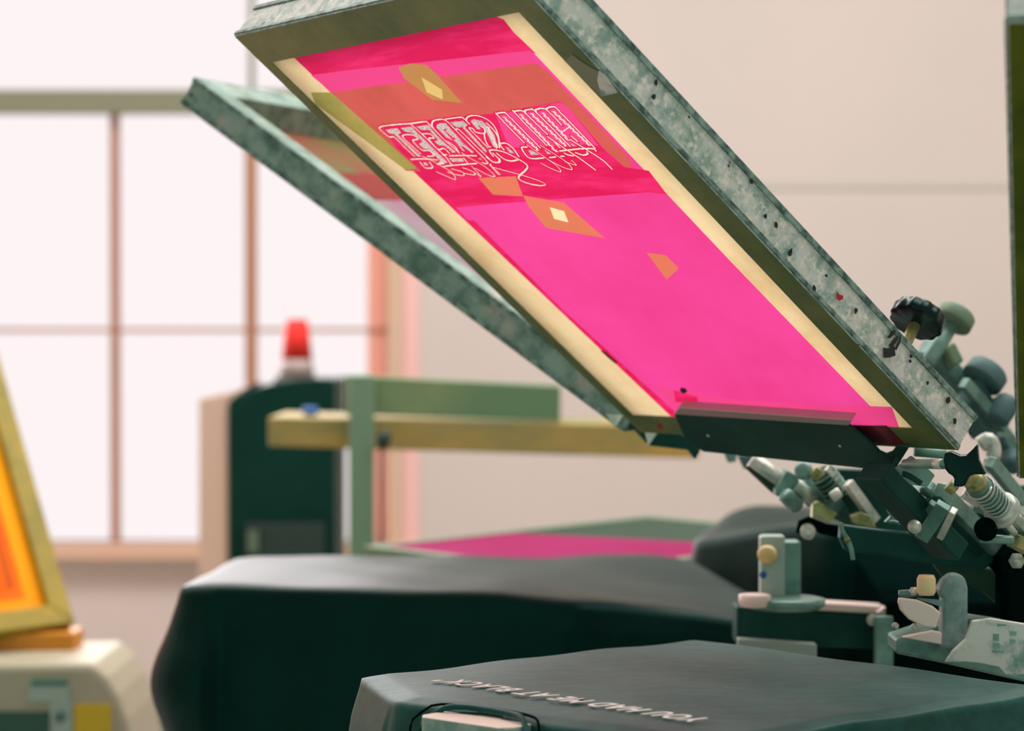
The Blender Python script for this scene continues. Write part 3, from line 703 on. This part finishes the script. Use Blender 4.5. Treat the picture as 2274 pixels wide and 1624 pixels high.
# ------------------------------------------------------------------ the press
HUB = V((.92, 2.68, 0))
press = tag(empty('screen_printing_press', HUB), 'black and steel carousel press with knobs and spring clamps, right side', 'printing press')
def part(m, name, parent=press, bevel=0, label=None):
    o = m.build(name, bevel=bevel); attach(o, parent)
    if label: o['label'] = label
    return o
m = MB(); m.lathe(HUB, (0, 0, 1), [(0, .3), (.03, .3), (.05, .12), (.8, .12), (.82, .36), (.98, .36), (1.0, .2), (1.03, .14)], MACH, 40); part(m, 'press_base')
m = MB(); m.bar((.40, 2.72, .985), HUB + V((0, 0, .985)), .5, .19, MACH); part(m, 'press_body', bevel=.006)
# platen boards
m = MB()
def nub(a, o): p = hc + ha * a + hn * o; return (p.x, p.y)
brd = [(-.119, 2.066), (.172, 2.312), (.436, 1.998), (.163, 1.759), (.112, 1.754), nub(.046, -.004), nub(.047, .022), nub(.040, .031), nub(-.038, .034), nub(-.047, .026), nub(-.048, -.004), (-.080, 1.938)]
BRDT = mat('scraped_board_top', (232, 214, 202), .6, noise=((236, 220, 206), 30, .4, .6)); BRDS = mat('teal_grey_board_edge', (110, 146, 138), .6, noise=((150, 170, 158), 40, .5, .65))
fs = m.prism([V((x, y, ZP - .028)) for x, y in brd], V((0, 0, .024)), BRDS)
for f in fs:
    if f.normal.z > .5 or f.calc_center_median().z > ZP - .0045: f.material_index = m.mi(BRDT)
part(m, 'platen_board', bevel=.0015)
m = MB(); m.prism([V((x, y, ZP - .025)) for x, y in [(-.37, 2.835), (-.35, 3.18), (-.05, 3.17), (.06, 3.10), (.08, 2.85), (.04, 2.735)]], V((0, 0, .018)), BRDS); part(m, 'platen_board')

# helper to place things measured in the photograph at their distance
def A(u, v, y): return at(u, v, y)
def pr(pts, y, dy, mt, m=None):
    m = m or MB(); m.prism([A(u, v, y) if len((u, v)) == 2 else None for u, v in pts], V((0, dy, 0)), mt); return m

# print arm holding the main screen
arm1 = MB()
def ML(u, v, z): return MM @ LM(u, v, z)
arm1.bar(ML(1940, 1046, -.03), ML(1940, 1046, -.03) + bv * .12, .034, .02, DSTEEL, up=nv)
a1 = part(arm1, 'print_arm', bevel=.002, label='dark steel arm under the large pink screen')
m = MB()
pl = [(1497, 921), (1884, 946), (1940, 992), (1952, 1005), (1965, 1011), (1979, 1006), (1990, 992), (2020, 992), (1985, 1048), (1562, 1004), (1522, 978)]
m.prism([ML(u, v, -.010) for u, v in pl], nv * .003, DSTEEL); part(m, 'clamp_plate', a1, .0006, 'dark green-black plate along the lower edge')
m = MB(); m.prism([ML(1495, 921, -.010), ML(1884, 946, -.010), ML(1892, 934, -.010), ML(1508, 906, -.010)], nv * .009, mat('plate_lip', (178, 150, 150), .4, .2)); part(m, 'plate_lip', a1, .001)  # light caught by the folded lip is put into its pale pink colour
for u, v in ((1573, 967), (1866, 990)):
    m = MB(); m.lathe(ML(u, v, -.0102), -nv, [(0, .0016), (.0012, .0014)], STEELL, 12); part(m, 'rivet', a1)
# fluted black clamp knob above the rail
def knob(u, v, y, ax, R, T, mt, name, parent, flute=0, shaft=None, dome=.3):
    c = A(u, v, y); ax = V(ax).normalized()
    m = MB(); m.lathe(c, ax, [(0, R * .30), (.001, R * .82), (.002, R * .97), (T * .2, R), (T * .85, R * .97), (T, R * (1 - dome * .5)), (T * 1.03, R * .3)], mt, 96 if flute else 32, flute, .06 if flute else 0)
    o = part(m, name, parent)
    if shaft:
        m = MB(); m.tube(c - ax * shaft[0], c + ax * .001, shaft[1], shaft[2], 20); part(m, 'knob_shaft', parent)
    return o
knob(2031, 722, 2.17, nv * .86 - wv * .15, .0250, .0160, BLACKP, 'clamp_knob', a1, flute=12, shaft=(.03, .0052, BRASS))
knob(2112, 722, 2.45, nv, .020, .017, KNOBG, 'clamp_knob', a1, shaft=(.05, .008, STEEL))
# star knob with its spindle at the corner
m = MB(); m.tube(A(2008, 1031, 2.08), A(2104, 1031, 2.03), .0042, STEEL, 20); m.lathe(A(2078, 1031, 2.043), A(2104, 1031, 2.03) - A(2008, 1031, 2.08), [(0, .0044), (.009, .0044)], STEELL, 20); part(m, 'knob_shaft', a1)
m = MB(); pts = []
star = [(2097, 1006), (2112, 1003), (2132, 1012), (2146, 1011), (2160, 998), (2171, 985), (2172, 1003), (2174, 1022), (2183, 1040), (2191, 1055), (2166, 1054), (2152, 1058), (2145, 1074), (2140, 1082), (2116, 1081), (2119, 1060), (2106, 1052), (2097, 1040), (2094, 1022)]
m.prism([A(u, v, 2.02) for u, v in star], V((.004, .016, 0)), BLACKP); part(m, 'star_knob', a1, .002)
m = MB(); m.prism([A(u, v, 2.10) for u, v in ((1988, 1040), (2024, 1012), (2060, 1040), (2077, 1056), (2060, 1082), (2022, 1077), (2006, 1062))], V((0, .004, 0)), STEEL); part(m, 'corner_bracket', a1, .001)
m = MB(); m.path([A(u, v, 2.09) for u, v in ((2004, 1052), (2020, 1058), (2036, 1068), (2046, 1074))], .0025, DSTEEL); part(m, 'bracket_slot', a1)
m = MB(); m.prism([A(u, v, 2.14) for u, v in ((1995, 1006), (2010, 1000), (1992, 1036), (1982, 1042))], V((0, .01, 0)), DSTEEL); part(m, 'clamp_tongue', a1)
m = MB(); m.tube(A(2030, 1002, 2.2), A(2100, 1008, 2.2), .005, STEEL); part(m, 'cross_rod', a1)
# arm body, dark bars and flange
m = MB(); m.prism([A(u, v, 2.44) for u, v in ((1822, 1042), (1962, 1046), (1996, 1075), (2060, 1092), (2120, 1180), (1990, 1190), (1900, 1140))], V((0, .03, 0)), DSTEEL); part(m, 'arm_gusset', a1, .001)
m = MB(); m.prism([A(u, v, 2.22) for u, v in ((1868, 1166), (1960, 1178), (2120, 1196), (2246, 1214), (2230, 1236), (2182, 1268), (2098, 1258), (1960, 1236), (1878, 1224), (1866, 1196))], V((0, .02, 0)), DSTEEL); part(m, 'head_flange', press, .002)
m = MB(); m.prism([A(u, v, 2.26) for u, v in ((2072, 1250), (2200, 1262), (2236, 1290), (2238, 1372), (2226, 1352), (2190, 1320), (2150, 1296), (2100, 1288))], V((0, .02, 0)), DOLIVE); part(m, 'gusset_plate', press, .002)
m = MB(); m.prism([A(u, v, 2.18) for u, v in ((2226, 1236), (2250, 1212), (2300, 1210), (2300, 1400), (2238, 1392), (2238, 1290), (2222, 1268))], V((0, .06, 0)), MACH); part(m, 'pivot_housing', press, .003)
m = MB(); m.lathe(A(2258, 1246, 2.178), (-.2, -1, .1), [(0, .0075), (.004, .0075), (.004, .0055), (.009, .005)], STEELL, 6); part(m, 'pivot_bolt', press)
m = MB(); m.prism([A(u, v, 2.3) for u, v in ((2238, 1084), (2300, 1078), (2300, 1148), (2266, 1148))], V((0, .02, 0)), DSTEEL)
m.bar(A(2240, 1120, 2.3), A(2300, 1150, 2.3), .012, .008, STEELL); part(m, 'head_bracket', press, .001)

# light rail and block (centre right)
m = MB(); m.bar(A(2086, 1088, 2.16), A(2216, 1222, 2.22), .012, .014, STEEL, up=nv)
m.bar(A(2060, 1108, 2.17), A(2176, 1226, 2.22), .006, .010, DSTEEL, up=nv); part(m, 'slide_rail', a1, .0008)
m = MB(); m.bar(A(2096, 1122, 2.13), A(2048, 1194, 2.16), .013, .008, STEEL, up=nv)
m.bar(A(2118, 1134, 2.13), A(2090, 1192, 2.15), .006, .010, STEELL, up=nv); m.bar(A(2074, 1118, 2.15), A(2036, 1172, 2.17), .007, .008, STEEL, up=nv); part(m, 'clamp_block', a1, .0008)
m = MB(); m.lathe(A(2056, 1098, 2.15), nv, [(0, .007), (.006, .007), (.006, .004), (.012, .004)], STEEL, 6)
m.lathe(A(2034, 1172, 2.15), (-.5, -1, .3), [(0, .006), (.006, .006)], STEELL, 16); part(m, 'hex_bolt', a1)
m = MB(); m.lathe(A(2012, 1118, 2.24), (-.3, -1, .4), [(0, .019), (.012, .018), (.014, .012)], STEEL, 32); part(m, 'pivot_disc', a1)
m = MB(); m.prism([A(u, v, 2.25) for u, v in ((1966, 1160), (1996, 1130), (2018, 1168))], V((0, .01, 0)), STEEL); part(m, 'small_gusset', a1)
m = MB(); m.path(spline([A(1976, 1160, 2.2), A(1982, 1159, 2.2), A(1992, 1161, 2.2), A(1998, 1164, 2.2)]), .0016, STEEL); part(m, 'cotter_pin', a1)
# spring cylinder at the right
sa = A(2168, 1074, 2.10); sb = A(2226, 1134, 2.14)
m = MB(); m.tube(sa, sb, .0105, STEEL, 28); m.lathe(sb - (sb - sa).normalized() * .008, sb - sa, [(0, .0125), (.003, .0160), (.010, .0165), (.013, .014), (.013, .008)], STEELL, 28)
part(m, 'spring_cup', a1)
m = MB(); m.coil(sa + (sb - sa) * .1, sb - (sb - sa) * .12, .0118, .0012, 7, STEELL); part(m, 'coil_spring', a1)
m = MB(); m.lathe(A(2158, 1062, 2.09), sb - sa, [(0, .006), (.003, .0095), (.011, .0095), (.014, .007)], BRASS, 24); part(m, 'spring_cap', a1)
m = MB(); m.tube(A(2106, 1076, 2.12), A(2122, 1090, 2.12), .006, BRASS, 20); part(m, 'brass_nut', a1)
m = MB(); m.bar(A(2140, 1092, 2.12), A(2180, 1116, 2.12), .010, .010, STEELL, up=nv); part(m, 'stop_block', a1, .001)
m = MB(); m.bar(A(2200, 1026, 2.26), A(2300, 1150, 2.32), .010, .012, STEEL, up=nv); m.bar(A(2180, 1130, 2.2), A(2290, 1236, 2.25), .020, .012, DSTEEL, up=nv); part(m, 'side_rail', a1, .001)
m = MB(); m.tube(A(2232, 1158, 2.14), A(2254, 1186, 2.15), .003, STEELL); m.tube(A(2256, 1150, 2.16), A(2300, 1190, 2.18), .005, STEELL); m.tube(A(2176, 1196, 2.14), A(2250, 1200, 2.14), .004, STEEL); m.tube(A(2184, 1172, 2.14), A(2226, 1166, 2.14), .003, STEEL); part(m, 'tie_rod', a1)
m = MB(); m.lathe(A(2190, 1178, 2.13), (-.3, -1, .3), [(0, .010), (.008, .010), (.008, .006), (.009, .0055)], MACH, 20); part(m, 'rubber_stop', a1)
m = MB(); m.bar(A(2250, 1200, 2.15), A(2300, 1226, 2.17), .012, .012, BRASS, up=nv); part(m, 'brass_block', a1, .001)

# print arm of another station, behind the right rail
a3 = MB(); a3.bar(A(2062, 770, 2.5), A(2250, 1010, 2.6), .024, .02, STEEL, up=nv); a3 = part(a3, 'print_arm', bevel=.002, label='blurred steel arm with two rounded knobs behind the right rail')
knob(2176, 850, 2.5, nv * .9 + V((.12, 0, 0)), .0225, .020, KNOBT, 'clamp_knob', a3, shaft=(.05, .009, KNOBT))
m = MB(); m.bar(A(2150, 870, 2.5), A(2196, 960, 2.52), .028, .03, KNOBT, up=nv); m.lathe(A(2212, 935, 2.48), nv, [(0, .012), (.02, .014), (.03, .010)], KNOBT, 20); part(m, 'clamp_housing', a3, .003)
m = MB(); m.bar(A(2098, 768, 2.5), A(2120, 812, 2.5), .022, .014, KNOBG, up=nv); part(m, 'clamp_block', a3, .003)
m = MB(); m.bar(A(2140, 850, 2.46), A(2230, 950, 2.5), .010, .012, STEEL, up=nv); part(m, 'slide_rail', a3, .001)
m = MB(); m.path(spline([A(2176, 988, 2.4), A(2196, 978, 2.4), A(2206, 1006, 2.4), A(2190, 1050, 2.4)]), .008, STEELL, 12); part(m, 'bent_strap', a3)
m = MB(); m.path(spline([A(2226, 970, 2.5), A(2236, 990, 2.5), A(2250, 1005, 2.5)]), .0035, KNOBT, 10); m.lathe(A(2250, 1026, 2.5), (-.4, -1, .2), [(0, .013), (.01, .013), (.01, .006), (.016, .006)], KNOBT, 20); part(m, 'lock_nut', a3)

# print arm of the second screen
a2m = MB(); a2m.bar(A(1830, 1110, 2.5), A(1990, 1200, 2.6), .03, .02, DSTEEL, up=nv)
a2 = part(a2m, 'print_arm', bevel=.002, label='blurred spring arm left of the dark plate, holding the grey screen')
Y2 = 2.42
def n2(m, *a, **k): part(m, *a, **k)
m = MB(); m.prism([A(u, v, 2.5) for u, v in ((1384, 962), (1400, 934), (1442, 962), (1470, 948), (1516, 966), (1556, 1000), (1544, 1022), (1528, 1000), (1440, 990), (1404, 950))], V((0, .02, 0)), DSTEEL); part(m, 'clamp_plate', a2, .001)
m = MB(); m.prism([A(u, v, 2.49) for u, v in ((1432, 958), (1464, 956), (1440, 990))], V((0, .01, 0)), STEELL); part(m, 'clamp_tab', a2)
m = MB(); m.prism([A(u, v, 2.49) for u, v in ((1345, 920), (1384, 922), (1366, 950))], V((0, .01, 0)), STEELL); part(m, 'clamp_tab', a2)
m = MB(); m.tube(A(1668, 1022, Y2), A(1738, 1070, Y2), .0088, STEELL, 28); part(m, 'roller', a2)
m = MB(); m.bar(A(1664, 1030, Y2), A(1724, 1086, Y2), .010, .010, DOLIVE, up=nv); part(m, 'roller_guard', a2, .001)
m = MB(); m.prism([A(u, v, Y2 - .03) for u, v in ((1748, 1044), (1770, 1056), (1776, 1070), (1740, 1108), (1724, 1102), (1722, 1088))], V((0, .05, 0)), STEEL); part(m, 'collar_block', a2, .002)
m = MB(); m.lathe(A(1785, 1048, Y2 - .04), (-.2, -1, .3), [(0, .009), (.006, .0088), (.008, .006)], STEEL, 20); part(m, 'bolt_head', a2)
m = MB(); m.lathe(A(1795, 1182, Y2 - .04), (-.2, -1, .3), [(0, .0078), (.006, .0075), (.008, .005)], STEELL, 20); part(m, 'bolt_head', a2)
m = MB(); m.tube(A(1768, 1078, Y2 - .03), A(1806, 1114, Y2 - .02), .0075, STEELL, 24); part(m, 'bright_sleeve', a2)
m = MB(); m.tube(A(1742, 1098, Y2 - .04), A(1772, 1126, Y2 - .03), .0078, STEEL, 24); part(m, 'grey_sleeve', a2)
m = MB(); m.bar(A(1780, 1072, Y2), A(1862, 1134, Y2), .022, .02, STEEL, up=nv); part(m, 'spring_carrier', a2, .002)
m = MB(); m.tube(A(1824, 1050, Y2 - .03), A(1860, 1098, Y2 - .02), .0125, DOLIVE, 24)
m.bar(A(1836, 1040, Y2 - .04), A(1872, 1084, Y2 - .03), .004, .006, STEELL, up=nv); part(m, 'spring_housing', a2)
m = MB(); m.coil(A(1826, 1052, Y2 - .03), A(1860, 1098, Y2 - .02), .0130, .0011, 5, STEEL); part(m, 'coil_spring', a2)
m = MB(); m.tube(A(1846, 1106, Y2 - .05), A(1866, 1092, Y2 - .05), .0055, STEELL, 16); m.tube(A(1806, 1062, Y2 - .05), A(1822, 1042, Y2 - .05), .006, BRASS, 16); part(m, 'brass_nut', a2)
m = MB(); m.prism([A(u, v, Y2 - .05) for u, v in ((1806, 1118), (1818, 1114), (1860, 1142), (1840, 1164), (1816, 1148), (1804, 1152))], V((0, .02, 0)), BRASS); part(m, 'yellowed_plate', a2, .001)
m = MB(); m.bar(A(1882, 1072, Y2 - .05), A(1944, 1158, Y2 - .04), .009, .010, STEELL, up=nv); part(m, 'slide_rail', a2, .001)
m = MB(); m.bar(A(1886, 1092, Y2 - .02), A(1920, 1146, Y2 - .02), .024, .012, DSTEEL, up=nv); part(m, 'rail_back', a2, .001)
m = MB(); m.prism([A(u, v, Y2 - .06) for u, v in ((1892, 1146), (1914, 1138), (1932, 1146), (1946, 1172), (1926, 1170), (1898, 1164))], V((0, .02, 0)), BRASS); part(m, 'rail_foot', a2, .001)
m = MB(); m.prism([A(u, v, Y2 - .02) for u, v in ((1772, 1186), (1778, 1160), (1800, 1150), (1840, 1166), (1868, 1170), (1868, 1196), (1820, 1186), (1800, 1166))], V((0, .02, 0)), MACH); part(m, 'rubber_wing', a2)
m = MB(); m.path(spline([A(1866, 1162, 2.19), A(1872, 1182, 2.19), A(1884, 1202, 2.19), A(1891, 1222, 2.19), A(1895, 1244, 2.19)]), .0022, STEEL, 10); m.lathe(A(1882, 1200, 2.19), (-.2, -1, .1), [(0, .003), (.003, .003)], BRASS, 10); part(m, 'hanging_tube', a2)
for (u, v) in ((1620, 1018), (1655, 1032)):
    m = MB(); m.prism([A(u - 16, v - 20, 2.6), A(u + 18, v - 18, 2.6), A(u + 14, v + 8, 2.6), A(u - 2, v + 10, 2.6)], V((0, .012, 0)), STEEL if u < 1640 else KNOBT); part(m, 'clamp_tab', a2)

# platen arm with registration bracket (behind), facing the front platen
BY = 2.5
pa = MB(); pa.prism([A(u, v, BY) for u, v in ((1636, 1348), (1958, 1366), (1958, 1442), (1636, 1432))], V((0, .05, 0)), DSTEEL)
pa = part(pa, 'platen_arm', bevel=.0015, label='teal steel beam carrying an upright bracket with cream knob')
m = MB(); m.prism([A(1800, 1338, BY - .005), A(1958, 1347, BY - .005), A(1992, 1342, BY + .08), A(1830, 1332, BY + .08)], V((0, 0, -.008)), WHITEP); part(m, 'beam_top', pa, .002)
m = MB(); m.prism([A(1948, 1362, BY - .02), A(1962, 1352, BY - .02), A(1992, 1342, BY - .02), A(1978, 1372, BY - .02)], V((0, .02, 0)), WHITEP); part(m, 'beam_end_cap', pa)
m = MB(); m.bar(A(1962, 1368, BY - .03), A(1962, 1480, BY - .03), .018, .014, STEEL, up=(0, 1, 0)); part(m, 'beam_leg', pa, .001)
m = MB(); m.lathe(A(1938, 1376, BY - .001), (-.2, -1, 0), [(0, .0065), (.006, .006), (.007, .003)], STEELL, 16); part(m, 'hex_bolt', pa)
m = MB(); m.bar(A(1714, 1188, BY - .03), A(1714, 1336, BY - .03), .025, .022, mat('bracket_grey', (160, 178, 166), .5, .2, noise=((190, 192, 182), 20, .4, .6)), up=(0, 1, 0))
m.bar(A(1754, 1200, BY - .005), A(1754, 1322, BY - .005), .020, .03, STEEL, up=(0, 1, 0)); part(m, 'upright_bracket', pa, .003)
m = MB(); m.lathe(A(1706, 1232, BY - .042), (-.25, -1, .1), [(0, .008), (.003, .0096), (.012, .0094), (.016, .006)], CREAMK, 24); part(m, 'cream_knob', pa)
m = MB(); m.lathe(A(1694, 1277, BY - .0425), (0, -1, 0), [(0, .0036), (.001, .0036)], BLUE, 16); o = part(m, 'blue_dot', pa)
m = MB(); m.lathe(A(1742, 1352, BY - .05), (0, 0, 1), [(0, .035), (.004, .041), (.010, .041), (.0115, .035), (.0118, .02)], STEEL, 40)
m.lathe(A(1676, 1348, BY - .075), (0, 0, 1), [(0, .014), (.004, .016), (.012, .016), (.013, .012)], WHITEP, 24); part(m, 'oval_foot', pa)
m = MB(); m.prism([A(u, v, 2.42) for u, v in ((1640, 1420), (1814, 1432), (1814, 1470), (1640, 1470))], V((0, .02, 0)), mat('pale_board', (150, 168, 158), .6)); part(m, 'board_end', pa, .001)

# second registration bracket, nearer, with torn paper
QY = 2.14
pb = MB(); pb.prism([A(u, v, QY + .03) for u, v in ((2140, 1372), (2300, 1396), (2300, 1520), (2080, 1470), (1990, 1452), (1990, 1420))], V((0, .05, 0)), STEEL)
pb = part(pb, 'platen_arm', bevel=.002, label='grey steel arm with rounded upright and cream knob behind the front shirt')
m = MB(); up_ = [(2092, 1440), (2094, 1330), (2084, 1312), (2096, 1290), (2112, 1278), (2130, 1275), (2144, 1284), (2150, 1306), (2150, 1400), (2150, 1440)]
m.prism([A(u, v, QY) for u, v in up_], V((0, .022, 0)), mat('rough_cast_grey', (150, 172, 170), .6, .1, noise=((116, 146, 142), 60, .4, .6))); part(m, 'upright_bracket', pb, .003)
m = MB(); m.lathe(A(2057, 1322, QY - .02), (0, 0, 1), [(0, .0066), (.003, .0082), (.014, .0082), (.0175, .0066)], CREAMK, 28); part(m, 'cream_knob', pb)
m = MB(); m.prism([A(2050, 1334, QY - .02), A(2096, 1338, QY - .02), A(2096, 1350, QY - .02), A(2040, 1332, QY - .02)], V((0, .02, 0)), STEEL); m.tube(A(1996, 1320, QY), A(2050, 1316, QY), .0035, STEEL)
m.lathe(A(2028, 1314, QY - .005), (0, -1, .2), [(0, .004), (.004, .004)], STEELL, 6); part(m, 'knob_spindle', pb)
m = MB(); m.prism([A(u, v, QY - .03) for u, v in ((1996, 1328), (2038, 1333), (2072, 1347), (2090, 1362), (2078, 1396), (2050, 1392), (2018, 1376), (2000, 1356), (1995, 1340))], V((0, .006, 0)), WHITEP); part(m, 'angled_pad', pb, .0015)
m = MB(); m.prism([A(u, v, QY - .02) for u, v in ((2004, 1416), (2072, 1402), (2092, 1406), (2090, 1432))], V((0, .01, 0)), WHITEP); part(m, 'wedge', pb, .001)
m = MB(); m.lathe(A(1988, 1390, QY), (0, -1, 0), [(0, .003), (.003, .003)], STEELL, 10); m.lathe(A(2030, 1392, QY), (0, -1, 0), [(0, .003), (.003, .003)], STEELL, 10); part(m, 'small_screw', pb)
m = MB()
tp = spline([A(2102, 1458, QY - .04), A(2116, 1452, QY - .04), A(2150, 1440, QY - .04), A(2200, 1452, QY - .04), A(2300, 1440, QY - .04)], 4)
pp = [(2100, 1472), (2118, 1446), (2146, 1420), (2160, 1380), (2200, 1374), (2300, 1390), (2300, 1496), (2256, 1500), (2232, 1498), (2218, 1482), (2180, 1474), (2140, 1470)]
m.prism([A(u, v, QY - .03) for u, v in pp], V((0, .008, 0)), PALE); o = tag(m.build('crumpled_paper', bevel=.001), 'torn white paper lying behind the front shirt at the right edge', 'paper')
m = MB()
for u, v, w, hh in ((2206, 1408, 12, 16), (2206, 1428, 14, 12), (2243, 1402, 14, 10), (2243, 1420, 12, 9), (2215, 1386, 20, 5), (2205, 1446, 24, 4)):
    m.prism([A(u, v, QY - .0305), A(u + w, v + 1, QY - .0305), A(u + w, v + hh, QY - .0305), A(u, v + hh, QY - .0305)], V((0, -.0004, 0)), STEEL)
q = m.build('printed_squares'); q.parent = o

# ------------------------------------------------------------------ light
def area(name, loc, rot, size, power, col, sy=None):
    d = bpy.data.lights.new(name, 'AREA'); d.shape = 'RECTANGLE'; d.size = size; d.size_y = sy or size; d.energy = power; d.color = col
    o = bpy.data.objects.new(name, d); COL.objects.link(o); o.location = loc; o.rotation_euler = [math.radians(a) for a in rot]; return o
area('unseen_overhead_light', (.6, 4.0, 3.55), (0, 0, 0), 3.2, 100, (1, .95, .92), 1.2)
area('unseen_overhead_light', (1.6, 2.0, 3.55), (0, 0, 0), 2.4, 50, (1, .95, .93), 1.2)
area('unseen_overhead_light', (-2.2, 3.9, 3.55), (0, 0, 0), 1.8, 45, (1, .95, .92), 1.2)  # extra lamp, added to brighten the wall below the window
area('window_daylight', (-1.45, WY - .05, 1.85), (-90, 0, 0), 2.2, 70, (1, .92, .93), 2.0)
W = bpy.data.worlds.new('w'); S.world = W; W.use_nodes = True
W.node_tree.nodes['Background'].inputs[0].default_value = (*s2l((176, 208, 196)), 1); W.node_tree.nodes['Background'].inputs[1].default_value = 1.3

# ------------------------------------------------------------------ camera
cd = bpy.data.cameras.new('camera'); cam = bpy.data.objects.new('camera', cd); COL.objects.link(cam); S.camera = cam
cam.location = EYE; cam.rotation_euler = (math.pi / 2 + PITCH, 0, 0)
cd.sensor_width = 36; cd.sensor_fit = 'HORIZONTAL'; cd.lens = F / 2274 * 36; cd.clip_start = .05
cd.dof.use_dof = True; cd.dof.focus_distance = 2.03; cd.dof.aperture_fstop = 5.0
vs = S.view_settings; S.display_settings.display_device = 'sRGB'; vs.view_transform = 'Standard'; vs.look = 'None'; vs.gamma = 1; vs.exposure = 0; vs.use_curve_mapping = False
